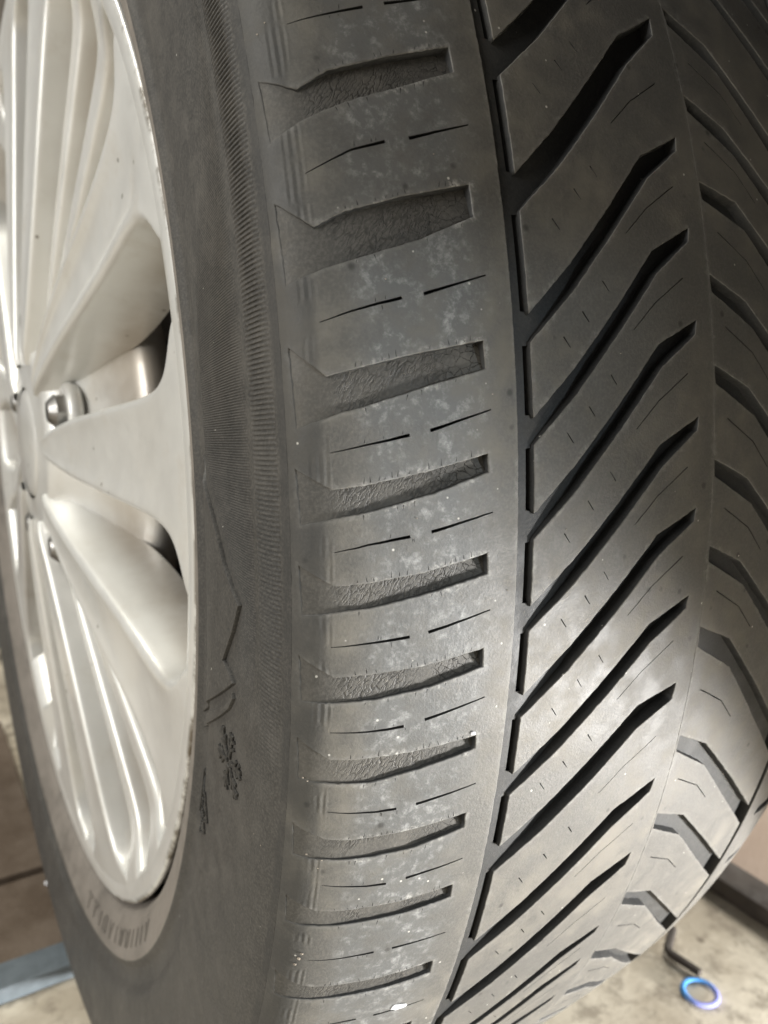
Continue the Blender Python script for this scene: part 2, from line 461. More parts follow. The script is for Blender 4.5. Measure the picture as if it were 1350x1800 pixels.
def detail(th): return -45 < th < 32

GL, CL = -63.6, -59.3
def notch(i):
    b = B(i); o = OFF(i)
    up = [(-110.1, b + o[0]), (-104.6, b + o[1]), (-98.5, b + o[2]), (-86, b + o[3]), (-71.5, b)]           # tip .. right
    lo = [(-71.3, b + o[4]), (-84, b + o[5]), (-96, b + o[6]), (-103.5, b + (o[6] * .55 + o[7] * .45)), (-109.7, b + o[7])]   # right .. left
    return up, lo

sip_known = {1: [(-105.0, 8.51), (-100.0, 8.91), (-96.1, 9.21), (-89.0, 9.50), (-83.9, 9.62), (-69.8, 10.24)], 2: [(-105.1, 3.58), (-99.3, 3.89), (-94, 4.1), (-88.9, 4.28), (-84.3, 4.40), (-69.8, 5.05)],
  3: [(-104.7, -.76), (-97.6, -.53), (-93, -.4), (-89.0, -.27), (-84.6, -.15), (-70.4, .48)], 4: [(-104.5, -4.17), (-98.1, -3.94), (-93, -3.82), (-89.3, -3.73), (-84.7, -3.62), (-70.3, -3.09)],
  5: [(-105.1, -7.59), (-98.0, -7.47), (-93, -7.4), (-89.1, -7.34), (-85.0, -7.23), (-70.3, -6.64)], 6: [(-104.8, -10.90), (-97.2, -10.89), (-93, -10.85), (-89.4, -10.79), (-84.7, -10.61), (-70.2, -10.04)],
  7: [(-104.5, -14.26), (-100.0, -14.32), (-94, -14.34), (-89.4, -14.30), (-84.8, -14.20), (-69.9, -13.73)], 8: [(-104, -17.76), (-99.5, -17.83), (-94, -17.9), (-89.4, -17.89), (-84.7, -17.74), (-70.1, -17.31)]}

def mirror(pl): return [(-a, b) for a, b in pl]

Nn = 0
for i in range(NP):
    up0, lo0 = notch(i); up1, lo1 = notch(i + 1)
    if i == NP - 1:
        u_, l_ = notch(0); up1 = [(a, b - 360) for a, b in u_]; lo1 = [(a, b - 360) for a, b in l_]
    dt = detail(B(i))
    m0 = (up0[-1][1] + lo0[0][1]) / 2; m1 = (up1[-1][1] + lo1[0][1]) / 2
    l0 = (up0[0][1] + lo0[-1][1]) / 2; l1 = (up1[0][1] + lo1[-1][1]) / 2
    poly = [(GL, m0), (-71.4, m0)] + lo0 + [(-109.9, l0), (-111.3, l0), (-111.3, l1), (-109.9, l1)] + up1 + [(-71.4, m1), (GL, m1)]
    fl = [0, 1] + [1] * 4 + [1, 0, 0, 0, 1] + [1] * 4 + [1, 0, 1]
    holes = []
    if dt:
        if i in sip_known: sp = sip_known[i]
        else:
            c = lambda x, f=.55: (x, np.interp(x, [-105, -71], [lo0[3][1], lo0[0][1]]) * (1 - f) + np.interp(x, [-105, -71], [up1[1][1], up1[-1][1]]) * f)
            sp = [c(x) for x in (-104.5, -99, -94, -89.2, -84.6, -70.2)]
        holes = [slit(sp[:4], .16, .72), slit(sp[4:], .75, .30)]
        # dried-out nicks along the groove edges
        for ed, sg, cnt in ((up1, 1, 15), (lo0, -1, 6)):
            ex = np.array([p[0] for p in ed]); ey = np.array([p[1] for p in ed]); od = np.argsort(ex)
            xs = np.sort(rng.uniform(-101, -74, cnt)); last = -999
            for x in xs:
                if x - last < 1.1: continue
                last = x; y = np.interp(x, ex[od], ey[od]) + sg * .42 / DEG; L = rng.uniform(.5, 1.5) / DEG; dx = rng.uniform(-.35, .35)
                holes.append([(x - .09, y), (x + .09, y), (x + dx + .02, y + sg * L), (x + dx - .02, y + sg * L)])
        for x in rng.uniform(-99, -88, 3):
            y = np.interp(x, [p[0] for p in sp], [p[1] for p in sp]) + rng.choice([-1, 1]) * .55 / DEG
            s_ = np.sign(y - np.interp(x, [p[0] for p in sp], [p[1] for p in sp])); L = rng.uniform(.5, 1.1) / DEG
            holes.append([(x - .08, y), (x + .08, y), (x + .12, y + s_ * L), (x + .06, y + s_ * L)])
    block('shoulder_block', poly, fl, M_tread, tyre, holes=holes, step=1.1 if dt else 3, grid=2.2 if dt else 6)
    # inner shoulder, mirrored
    block('shoulder_block', mirror(poly), fl, M_tread, tyre, step=1.3 if dt else 3, grid=2.6 if dt else 6)
    # notch floors
    for sgn in (1, -1):
        upo = [(a, b + .45 / DEG) for a, b in up0]; loo = [(a, b - .45 / DEG) for a, b in lo0]
        upo[-1] = (-70.9, upo[-1][1]); loo[0] = (-70.8, loo[0][1]); upo[0] = (-110.4, upo[0][1]); loo[-1] = (-110.2, loo[-1][1])
        pl = upo + loo
        if sgn < 0: pl = mirror(pl)
        def dfl(v, sgn=sgn):
            x = np.interp(v[:, 0], TD, PD[:, 0]); x = -np.abs(x)
            d = np.interp(x, [-111, -109.8, -105, -97, -84, -71], [.22, .32, 1.0, 1.7, 2.3, 2.5])
            xu = np.array([p[0] for p in up0]); yu = np.array([p[1] for p in up0]) * DEG; xl = np.array([p[0] for p in lo0][::-1]); yl = np.array([p[1] for p in lo0][::-1]) * DEG
            a = np.interp(x, xu, yu); b = np.interp(x, xl, yl); fr = np.clip((v[:, 1] - b) / np.maximum(a - b, .5), 0, 1)
            return d * (.42 + .58 * fr ** .8) + .05 * np.sin(v[:, 1] * 1.7 + x)
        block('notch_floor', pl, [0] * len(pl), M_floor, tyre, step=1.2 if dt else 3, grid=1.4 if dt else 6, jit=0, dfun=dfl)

def left_edges(i):
    mo, ki, tp = LM(i); p = abs(LM(i)[0] - LM(i + 1)[0] if i < NP else 3.6); wf = min(1.25, max(.9, p / 3.9))
    up = [(CL, mo), (-46.5, mo + (ki - mo) * .326 - .2), (-33, mo + (ki - mo) * .669 - .13), (-20, ki), (-5.7, tp)]
    lo = [(-6.3, tp - .62 * wf), (-18.8, ki - .93 * wf), (-33, up[2][1] - 1.12 * wf), (-46.5, up[1][1] - 1.1 * wf), (CL, mo - 1.05 * wf)]   # tip .. mouth
    return up, lo
def right_edges(i):
    st, ki, mo = RM(i); p = abs(RM(i)[0] - RM(i + 1)[0] if i < NP - 1 else 3.6); wf = min(1.2, max(.85, p / 4.0))
    up = [(.9, st), (15.6, ki), (37, ki + (mo - ki) * .47), (60.4, mo)]
    lo = [(60.4, mo - 1.25 * wf), (38.5, ki + (mo - ki) * .50 - 1.2 * wf), (18, ki - 1.22 * wf), (1.2, st - .78 * wf)]                              # mouth .. start
    return up, lo
sh = lambda e, d: [(a, b + d) for a, b in e]

for i in range(NP):
    dt = detail(LM(i)[1])
    u0, l0 = left_edges(i)
    u1, l1 = left_edges(i + 1) if i < NP - 1 else [sh(e, -360) for e in left_edges(0)]
    poly = [(.3, u0[-1][1])] + [u0[-1]] + l0 + u1[::-1][::-1][::1] 
    # order: seam start -> tip wall -> lower edge out to mouth -> down the rib edge -> upper edge of the next groove back to its tip -> seam
    poly = [(.3, u0[-1][1]), u0[-1]] + l0 + u1 + [(.3, u1[-1][1])]
    fl = [0, 1] + [1] * 4 + [1] + [1] * 4 + [0, 1]
    holes = []
    if dt:
        ki0, ki1 = u0[3][1], u1[3][1]; d = ki0 - ki1
        sx = ki1 + d * .44
        holes.append(slit([(-28.2, sx - 1.05), (-20.5, sx), (-9.8, sx + 1.05)], .20, .24))
        for tx in (-36.0 + rng.normal(0, .35), -42.8 + rng.normal(0, .35), -49.4 + rng.normal(0, .35)):
            yu = np.interp(tx, [p[0] for p in l0][::-1], [p[1] for p in l0][::-1]); yl = np.interp(tx, [p[0] for p in u1], [p[1] for p in u1]); yc = yl + (yu - yl) * (.50 + rng.normal(0, .025))
            holes.append(slit([(tx - .9 + .2, yc + .19), (tx + .9 + .2, yc - .19)], rng.uniform(.2, .42), rng.uniform(.14, .26)))
    block('centre_block', poly, fl, M_tread, tyre, holes=holes, step=1.2 if dt else 3.5, grid=2.5 if dt else 7, bev=.22)
    # right half
    dt = detail(RM(i)[1])
    u0, l0 = right_edges(i)
    u1, l1 = right_edges(i + 1) if i < NP - 1 else [sh(e, -360) for e in right_edges(0)]
    ms0 = (u0[0][1] + l0[-1][1]) / 2; ms1 = (u1[0][1] + l1[-1][1]) / 2
    poly = [(.3, ms0), (.95, ms0)] + l0[::-1] + u1[::-1] + [(.95, ms1), (.3, ms1)]
    fl = [0, 1] + [1] * 3 + [1] + [1] * 3 + [1, 0, 1]
    holes = []
    if dt:
        d = u0[1][1] - u1[1][1]; sx = u1[1][1] + d * .43
        holes.append(slit([(5.8, sx + .95), (17.4, sx - .08), (24.8, sx - 1.25)], .35, .25))
    block('centre_block', poly, fl, M_tread, tyre, holes=holes, step=1.2 if dt else 3.5, grid=2.5 if dt else 7, bev=.22)
    # groove floors
    dt = detail(LM(i)[1]); e = .5 / DEG
    u0, l0 = left_edges(i); un = left_edges(i + 1)[0] if i < NP - 1 else sh(left_edges(0)[0], -360); up_ = left_edges(i - 1)[1] if i > 0 else sh(left_edges(NP - 1)[1], 360)
    ca = (u0[0][1] + up_[-1][1]) / 2; cb = (l0[-1][1] + un[0][1]) / 2
    SL = -60.95
    pl = [(-64.3, ca), (SL, ca), (SL, u0[0][1] + .12), (CL - .2, u0[0][1] + .10)] + sh(u0[1:-1], e) + [(-5.0, u0[-1][1] + e)] + [(-5.4, l0[0][1] - e)] + sh(l0[1:-1], -e) + [(CL - .2, l0[-1][1] - .10), (SL, l0[-1][1] - .12), (SL, cb), (-64.3, cb)]
    fl2 = [0, 1, 1, 1] + [0] * (len(pl) - 9) + [1, 1, 1, 0, 0]; fl2 = fl2[:len(pl)]
    def dl(v):
        x = np.interp(v[:, 0], TD, PD[:, 0])
        return np.interp(x, [-65, -60.5, -57, -42, -6], [.8, 1.0, 1.5, 3.4, 3.4])
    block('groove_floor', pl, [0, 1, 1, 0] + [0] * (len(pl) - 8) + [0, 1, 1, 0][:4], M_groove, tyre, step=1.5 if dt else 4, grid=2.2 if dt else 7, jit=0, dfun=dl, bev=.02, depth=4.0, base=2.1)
    u0, l0 = right_edges(i)
    pl = [(.3, u0[0][1] + e), (15.6, u0[1][1] + e)] + sh(u0[2:], e) + sh(l0[:-1], -e) + [(.3, l0[-1][1] - e)]
    def dr(v):
        x = np.interp(v[:, 0], TD, PD[:, 0])
        return np.interp(x, [0, 18, 60], [2.6, 3.0, 3.0])
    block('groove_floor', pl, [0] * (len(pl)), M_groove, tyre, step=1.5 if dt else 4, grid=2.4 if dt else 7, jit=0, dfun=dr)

# ---- sidewall relief: two serrated bands, wedge panel, snow flakes, raised size lettering
def serration(t0, t1, th0, th1, pitch, height, edge=None, fade=None):
    nT = 7; nS = int((th1 - th0) / pitch * 6); th = np.linspace(th0, th1, nS + 1); ph = ((th - th0) / pitch) % 1.0
    h = np.interp(ph, [0, .12, .55, .8, 1.0], [0, 1, .85, .1, 0]) * height
    lo = np.full_like(th, t0) if edge is None else np.interp(th, edge[0], edge[1])
    V = []; F = []
    for a in range(nT):
        f = a / (nT - 1); t = lo + (t1 - lo) * f; hh = h * (1.0 if 0 < a < nT - 1 else 0.0)
        if fade is not None: hh = hh * fade(th, f)
        p, _ = surf(t, th, -(hh + .02 if 0 < a < nT - 1 else hh - .03)); V.append(p)
    n = nS + 1
    for a in range(nT - 1):
        for b in range(nS): F.append((a * n + b, a * n + b + 1, (a + 1) * n + b + 1, (a + 1) * n + b))
    F = [f[::-1] for f in F]
    return np.concatenate(V), F

OUTER = (float(r2t(326.0)), float(x2t(-111.75)))
V, F = serration(OUTER[0], OUTER[1], -17, 45, .186, .40, fade=lambda th, f: np.interp(th, [-17, -10, -5, 45], [0, .45, 1, 1]))
tag(meshobj('serrated_band', V, F, M_side, tyre, angle=R_(60)), kind='stuff')
eth = [-13, -11, -7.3, -6.7, -5.7, -4.3, -3, -2, -.7, 3.8, 7, 10, 14, 18, 22]; er = [318, 306, 316.6, 312, 305, 298.5, 292, 286, 282, 283, 289, 298, 309, 317, 322]
V, F = serration(0, float(r2t(325.2)), -12.8, 21.5, .114, .44, edge=(eth, [float(r2t(v)) for v in er]), fade=lambda th, f: np.interp(th, [-12.8, -9.5, -6, 4, 10, 21.5], [.1, .5, 1, 1, .7, .2]) * np.interp(f, [0, .4, 1], [.65, .8, 1]) * (1 - np.interp(th, [-1, 12], [0, 1]) * (1 - np.interp(f, [0, .7, 1], [0, .45, 1]))))
tag(meshobj('serrated_band', V, F, M_side, tyre, angle=R_(60)), kind='stuff')


def relief(name, pts_rth, h, mat, parent, step=1.5, bev=.25):
    """raised flat piece on the sidewall from (r, theta) outline"""
    Q = np.array([(float(r2t(a)), b * DEG * .85) for a, b in pts_rth])
    if (Q[:, 0] * np.roll(Q[:, 1], -1) - np.roll(Q[:, 0], -1) * Q[:, 1]).sum() < 0: Q = Q[::-1]
    P, wall = resample(Q, [1] * len(Q), step); rings, dirs = insets(P, wall, (bev, 0))
    V2, F = cdt(rings[0], [], gridpts(rings[0], [], 2.0, .8)); K = DEG * .85
    pv, nv = surf(V2[:, 0], V2[:, 1] / K, -h); Fs = [tuple(f) for f in F]
    a, b, c = pv[F[0]]
    if np.dot(np.cross(b - a, c - a), nv[F[0][0]]) < 0: Fs = [f[::-1] for f in Fs]
    Vs = [pv]; cnt = len(pv); ids = []
    for rg, dz in ((rings[0], -h), (rings[1], -h * .5), (rings[1], .3)):
        p, _ = surf(rg[:, 0], rg[:, 1] / K, dz); Vs.append(p); ids.append(cnt); cnt += len(rg)
    n = len(P)
    for i in range(n):
        j = (i + 1) % n
        for a, b in zip(ids[:-1], ids[1:]): Fs.append((a + i, b + i, b + j, a + j))
    return np.concatenate(Vs), Fs


V, F = relief('w', [(316, -7.35), (311, -8.9), (305.4, -10.3), (303, -10.95), (308, -11.1), (311.6, -11.4), (302, -12.8), (288, -14.9), (276, -17.3), (276.5, -12), (277, -5), (279, -1.0), (286, -2.3), (292, -3.3), (298.3, -4.6), (304.6, -6.0), (311.4, -6.9)], 1.0, M_side, tyre, bev=.2)
meshobj('sidewall_panel', V, F, M_side, tyre, angle=R_(35))
V, F = relief('w', [(306.5, -12.9), (290, -15.3), (277, -17.7), (277, -18.3), (291, -15.9), (308, -13.1), (311.5, -12.2), (310.3, -12.0)], .9, M_side, tyre, bev=.2)
meshobj('sidewall_rib', V, F, M_side, tyre, angle=R_(35))
M_mark = rubber('mark_rubber', (.018, .018, .017), (.03, .028, .025))
def star(cr, cth, rad, name):
    Vs = []; Fs = []; cnt = 0
    def bar(p, q, w):
        nonlocal cnt
        p = np.array(p); q = np.array(q); e = (q - p) / np.hypot(*(q - p)); nn = np.array([-e[1], e[0]]) * w / 2
        c = [p - nn, q - nn, q + nn, p + nn]
        V, F = relief('b', [(cr + a, cth + b / (DEG * .85)) for a, b in c], .6, None, None, step=3, bev=.12)
        Vs.append(V); Fs.extend([tuple(i + cnt for i in f) for f in F]); cnt += len(V)
    for k in range(6):
        a = k * math.pi / 3 + .3; u = np.array([math.cos(a), math.sin(a)]); v = np.array([-u[1], u[0]])
        bar(u * rad * .14, u * rad, rad * .13)
        for f, L in ((.45, .30), (.72, .26)):
            for s_ in (-1, 1): bar(u * rad * f, u * rad * (f + L * .8) + v * s_ * rad * L * .75, rad * .10)
    meshobj(name, np.concatenate(Vs), Fs, M_mark, tyre, smooth=False)
star(308.5, -16.0, 9.6, 'snowflake_emblem')
# mountain outline round a second snowflake
ml = [(279, -21.3), (284.5, -20.9), (287, -21.6), (289, -21.2), (293.5, -22.6), (290, -23.2), (292, -23.8), (286, -25.0), (278.5, -25.0)]
Vs = []; Fs = []; cnt = 0
for p, q in zip(ml, ml[1:] + ml[:1]):
    P_ = np.array([p[0], p[1] * DEG * .85]); Q_ = np.array([q[0], q[1] * DEG * .85]); e = (Q_ - P_) / np.hypot(*(Q_ - P_)); nn = np.array([-e[1], e[0]]) * .35
    V, F = relief('b', [(a, b / (DEG * .85)) for a, b in (P_ - nn, Q_ - nn, Q_ + nn, P_ + nn)], .6, None, None, step=3, bev=.12)
    Vs.append(V); Fs.extend([tuple(i + cnt for i in f) for f in F]); cnt += len(V)
meshobj('mountain_emblem', np.concatenate(Vs), Fs, M_mark, tyre, smooth=False)
star(285.5, -23.0, 4.6, 'snowflake_emblem')
# worn, no longer readable raised characters on the bead ring
Vs = []; Fs = []; cnt = 0
def rbar(r0, th0, r1, th1, wd):
    global cnt
    P_ = np.array([r0, th0 * DEG * .75]); Q_ = np.array([r1, th1 * DEG * .75]); e = (Q_ - P_) / np.hypot(*(Q_ - P_)); nn = np.array([-e[1], e[0]]) * wd / 2
    V, F = relief('b', [(a, b / (DEG * .75)) for a, b in (P_ - nn, Q_ - nn, Q_ + nn, P_ + nn)], .6, None, None, step=3, bev=.1)
    Vs.append(V); Fs.extend([tuple(i + cnt for i in f) for f in F]); cnt += len(V)
th = -84.0
for glyph in "TT10V1WM11IA":
    if glyph in 'T': rbar(260.5, th + .6, 267.5, th + .6, 1.0); rbar(260.8, th - .6, 260.8, th + 1.8, 1.0)
    elif glyph in '1I': rbar(260.5, th + .6, 267.5, th + .6, 1.0)
    elif glyph == '0': rbar(260.5, th, 267.5, th, 1.0); rbar(260.5, th + 1.4, 267.5, th + 1.4, 1.0); rbar(260.9, th, 260.9, th + 1.4, 1.0); rbar(267.2, th, 267.2, th + 1.4, 1.0)
    elif glyph in 'VA': rbar(260.5, th, 267.5, th + .8, 1.0); rbar(267.5, th + .8, 260.5, th + 1.6, 1.0)
    else: rbar(260.5, th, 267.5, th + .5, .9); rbar(267.5, th + .5, 261.5, th + 1.0, .9); rbar(261.5, th + 1.0, 267.5, th + 1.5, .9); rbar(267.5, th + 1.5, 260.5, th + 2.0, .9)
    th += 2.4 if glyph in '1I' else 3.2
meshobj('raised_lettering', np.concatenate(Vs), Fs, rubber('letter_rubber', (.135, .122, .106), (.20, .18, .155)), tyre, smooth=False)

# ------------------------------------------------------------------ alloy rim
kr = NT('silver_paint'); oc = kr.coord()
n1 = kr.noise(oc, 18, 5, .6); n2 = kr.noise(oc, 90, 6, .65); n3 = kr.noise(oc, 900, 2)
c = kr.mix(kr.ramp(n1, .4, .7), (.74, .735, .705), (.68, .67, .635)); c = kr.mix(kr.math('MULTIPLY', kr.ramp(kr.noise(oc, 45, 4, .6), .52, .80), .35), c, (.46, .41, .33))
gr = kr.voro(oc, 130); grn = kr.sep(kr.voro(oc, 130, out=1))[0]
c = kr.mix(kr.math('MULTIPLY', kr.math('MULTIPLY', kr.ramp(gr, .16, .08), kr.math('GREATER_THAN', grn, .93)), .8), c, (.10, .08, .05))
yz = kr.sep(oc); rr = kr.math('SQRT', kr.math('ADD', kr.math('POWER', yz[1], 2.0), kr.math('POWER', kr.math('SUBTRACT', yz[2], .36), 2.0)))
c = kr.mix(kr.math('MULTIPLY', kr.ramp(rr, .2472, .2500), kr.ramp(kr.noise(oc, 38, 6, .7), .44, .60)), c, (.10, .075, .045))
c = kr.mix(kr.math('MULTIPLY', kr.ramp(yz[0], -.0985, -.082), kr.ramp(n1, .30, .65, .2, .75)), c, (.40, .34, .27))
M_rim = kr.out(c, kr.ramp(n2, .3, .7, .34, .46), kr.bump(n3, .10, .0001), metal=.35)
kr.b.inputs['Coat Weight'].default_value = .55; kr.b.inputs['Coat Roughness'].default_value = .13
M_chrome = simple('chrome', (.34, .33, .315), .38, 1.0, .3)
M_brake = simple('brake_steel', (.10, .085, .075), .6, .6, .4)
M_black = simple('shield_black', (.012, .011, .010), .7)

V, F = revolve([(-95.5, 247.0), (-98.5, 249.6), (-100.4, 250.4), (-101.2, 249.8), (-101.6, 248.4), (-101.5, 244.5), (-101.0, 240.5), (-99.6, 238.0), (-95, 236.6), (-86, 233), (-72, 228), (-40, 224), (40, 222), (85, 228), (97, 240), (99, 250), (96, 252)], 360)
rim = meshobj('rim', V, F, M_rim, wheel, angle=R_(70)); rim.data.materials.append(simple('barrel_dark', (.045, .036, .030), .7)); rim.data.polygons.foreach_set('material_index', [1 if (i % 16) >= 9 else 0 for i in range(len(F))])  # inner barrel set darker than the rim face
V, F = revolve([(-113.2, 31.5), (-112.6, 35), (-111.6, 42), (-111.8, 49), (-111.0, 53), (-107.5, 56.5), (-103, 60), (-98, 70), (-92, 84), (-86, 100), (-81, 114), (-77.5, 121.0), (-73, 122.5), (-64, 119), (-58, 100), (-56, 70)], 120)
meshobj('hub_dish', V, F, M_rim, rim, angle=R_(70))
V, F = revolve([(-115.2, .01), (-115.0, 14), (-114.4, 24), (-113.4, 29), (-112.0, 30.6), (-108, 31)], 64)
meshobj('centre_cap', V, F, M_rim, rim, angle=R_(50))
NB = 13; SP0 = -1.9
rows = [(46, 3.0), (53, 4.4), (66, 7.4), (84, 10.6), (110, 13.6), (140, 16.2), (170, 18.4), (192, 20.0), (208, 21.6), (218, 23.6), (225, 26.6), (230.0, 30.5), (234.5, 37.0), (238.5, 44.0), (242, 47.0), (246, 50.0)]
def blade(th_deg, sc, dipk, edgew, swirl=0.0, sink=0.0):
    V = []; F = []
    for rho, hw0 in rows:
        fl = np.clip((rho - 222) / 20, 0, 1); hw = hw0 * sc if rho < 222 else 23.6 * sc + (hw0 - 23.6) * min(1.0, sc + .1)
        f = (rho - 52) / (240 - 52); xf = -115 + 13.6 * min(1.0, max(0, f)) ** 1.05 + (1.2 if rho < 50 else 0) + max(0, rho - 241) * .16 + sink * np.interp(rho, [46, 90, 215, 240], [1.2, 1, 1, 0]); dp = np.interp(rho, [46, 70, 110, 150, 200, 230, 246], [9, 17, 31, 34, 28, 23, 18])
        dip = np.interp(rho, [46, 80, 150, 215, 232, 243], [.1, .8, 1.6, 1.2, .2, 0]) * dipk; bw = min(edgew, hw * .4)
        dr = np.interp(rho, [46, 90, 220, 246], [3, 6, 6, 2])
        cs = [(-(hw + dr), dp), (-(hw + dr * .62), dp * .6), (-(hw + dr * .28), dp * .28), (-(hw + .7), 3.2), (-hw, 1.3), (-(hw - .45 * bw), .3), (-(hw - bw), 0), (-hw * .55, dip * .75), (0, dip)]
        cs = cs + [(-a, b) for a, b in cs[::-1][1:]]
        for a, b in cs: V.append((xf + b, rho, a))
    nc = 17
    for i in range(len(rows) - 1):
        for j in range(nc - 1): F.append((i * nc + j, i * nc + j + 1, (i + 1) * nc + j + 1, (i + 1) * nc + j))
    V = np.array(V); th = R_(th_deg) + ALPHA + np.radians(swirl * np.interp(V[:, 1], [46, 60, 80, 105, 130, 160, 185, 246], [10, 9.5, 8.5, 6, 3.5, 1.5, .4, 0])); ca, sa = np.cos(th), np.sin(th)
    rad = np.sqrt(np.maximum(V[:, 1] ** 2 - np.where(V[:, 1] > 200, V[:, 2] ** 2, 0) * np.clip((V[:, 1] - 200) / 36, 0, 1), 1))
    W = np.stack([V[:, 0], -(rad * ca) + V[:, 2] * sa, rad * sa + V[:, 2] * ca], 1) / 1000 + [0, 0, AX]
    o = meshobj('spoke', W, F, M_rim, rim)
    md = o.modifiers.new('subdivision', 'SUBSURF'); md.levels = 1; md.render_levels = 2


# broad blades in threes, with pairs of thin fins between them
for g in (0, 1, 2, 3, 4):
    t0 = -1.9 + 72 * g if g else -1.9
    blade(t0, 1.0, 1.0, 2.6)
    if g in (1, 4): blade(t0 + (26 if g == 1 else -26), .95, 1.4, 3.4, 1.0 if g == 1 else -1.0)
    elif g == 0:
        blade(25.4, .95, 3.2, 4.2, 1.0); blade(-29.6, .95, 1.4, 3.4, -1.0)
    else:
        blade(t0 + 26, .45, .3, 4, .8, 7); blade(t0 - 26, .45, .3, 4, -.8, 7)
blade(-48.6, .34, 0, 4, -.5, 9); blade(-61.5, .34, 0, 4, -.2, 9); blade(44.8, .34, 0, 4, .5, 9); blade(57.7, .34, 0, 4, .2, 9)
# bosses round the lug seats
for q in (12.5, 84.5, 156.5, 228.5, 300.5):
    bm = bmesh.new(); t = R_(q) + ALPHA; n1_, n2_ = 32, 10; vv = []
    for i in range(n1_):
        a = 2 * math.pi * i / n1_; vv.append([bm.verts.new(((13.0 + 3.2 * math.cos(b)) * math.cos(a), (13.0 + 3.2 * math.cos(b)) * math.sin(a), 4.0 * math.sin(b))) for b in [2 * math.pi * k / n2_ for k in range(n2_)]])
    for i in range(n1_):
        for k in range(n2_): bm.faces.new((vv[i][k], vv[i][(k + 1) % n2_], vv[(i + 1) % n1_][(k + 1) % n2_], vv[(i + 1) % n1_][k]))
    bmesh.ops.recalc_face_normals(bm, faces=bm.faces[:])
    for f_ in bm.faces: f_.smooth = True
    me = bpy.data.meshes.new('lug_seat'); bm.to_mesh(me); bm.free(); R0 = 64
    me.transform(Matrix.Translation((-.1005, -R0 / 1000 * math.cos(t), AX + R0 / 1000 * math.sin(t))) @ Matrix.Rotation(-math.pi / 2, 4, 'Y') @ Matrix.Scale(.001, 4)); link('lug_seat', me, M_rim, rim)
# lug nuts between the spoke roots
def lug(th):
    bm = bmesh.new()
    for r0, r1, h0, h1, seg in ((9.2, 8.8, 0, 10, 6), (8.4, 5.0, 10, 13.5, 24), (11.5, 10.5, -2, 1.5, 24)):
        bmesh.ops.create_cone(bm, cap_ends=True, segments=seg, radius1=r0, radius2=r1, depth=h1 - h0, matrix=Matrix.Translation((0, 0, (h0 + h1) / 2)))
    me = bpy.data.meshes.new('lug_nut'); bm.to_mesh(me); bm.free()
    t = R_(th) + ALPHA; R0 = 66
    Mx = Matrix.Translation((-.0985, -R0 / 1000 * math.cos(t), AX + R0 / 1000 * math.sin(t))) @ Matrix.Rotation(-math.pi / 2, 4, 'Y') @ Matrix.Scale(.001, 4)
    me.transform(Mx); link('lug_nut', me, M_chrome, rim)
for q in (13.5, 84.5, 156.5, 228.5, 301.5): lug(q)
# valve of the brake behind the spokes
V, F = revolve([(-36, 60), (-36, 160), (-35, 164), (-12, 164), (-12, 60)], 96)
meshobj('brake_disc', V, F, M_brake, wheel, angle=R_(40))
V, F = revolve([(-20, 60), (-14, 214), (-6, 219), (0, 216), (0, 60)], 96)
meshobj('dust_shield', V, F, M_black, wheel, angle=R_(40))

# ------------------------------------------------------------------ the car body round the wheel (outside the frame, it and the added panels shade the tread)
M_body = simple('maroon_paint', (.16, .03, .03), .3); M_liner = simple('liner_plastic', (.018, .017, .016), .8)
arch = bpy.data.objects.new('wheel_arch', None); C.objects.link(arch); arch.location = (0, 0, 0)
tag(arch, 'dark wheel arch of the car closing over the top and inner side of the tyre', 'wheel arch')
V, F = revolve([(-55, 452), (0, 450), (140, 450), (140, 250)], 48, 4, 200)
meshobj('arch_liner', V, F, M_liner, arch, angle=R_(30))
V, F = revolve([(-95, 455), (-112, 458), (-122, 470), (-126, 500), (-120, 620)], 48, 20, 200)
meshobj('fender', V, F, M_body, arch, angle=R_(30))


def boxmesh(name, lo, hi, mat, parent=None, bev=.002, jitter=0.0):
    bm = bmesh.new(); bmesh.ops.create_cube(bm, size=1.0)
    for v in bm.verts: v.co = Vector([lo[i] + (v.co[i] + .5) * (hi[i] - lo[i]) for i in range(3)])
    if bev: bmesh.ops.bevel(bm, geom=bm.edges[:], offset=bev, segments=2, affect='EDGES', profile=.6)
    me = bpy.data.meshes.new(name); bm.to_mesh(me); bm.free()
    o = link(name, me, mat, parent); me.polygons.foreach_set('use_smooth', [True] * len(me.polygons)); me.set_sharp_from_angle(angle=R_(40))
    return o


bm = bmesh.new()  # added unseen panel, slanted lower edge shaped to cast the tread shadow
vs_ = [bm.verts.new((x, y, z)) for x in (.146, .154) for y, z in ((-.36, .195), (-.80, .292), (-.80, .80), (-.36, .80))]
for f in ((0, 1, 2, 3), (7, 6, 5, 4), (0, 4, 5, 1), (1, 5, 6, 2), (2, 6, 7, 3), (3, 7, 4, 0)): bm.faces.new([vs_[i] for i in f])
bmesh.ops.recalc_face_normals(bm, faces=bm.faces[:])
me = bpy.data.meshes.new('shade_panel'); bm.to_mesh(me); bm.free(); link('shade_panel', me, M_liner, arch)

boxmesh('shade_panel', (.156, -.36, .33), (.164, .36, .80), M_liner, arch)  # second added unseen panel, keeps light from behind off the right shoulder

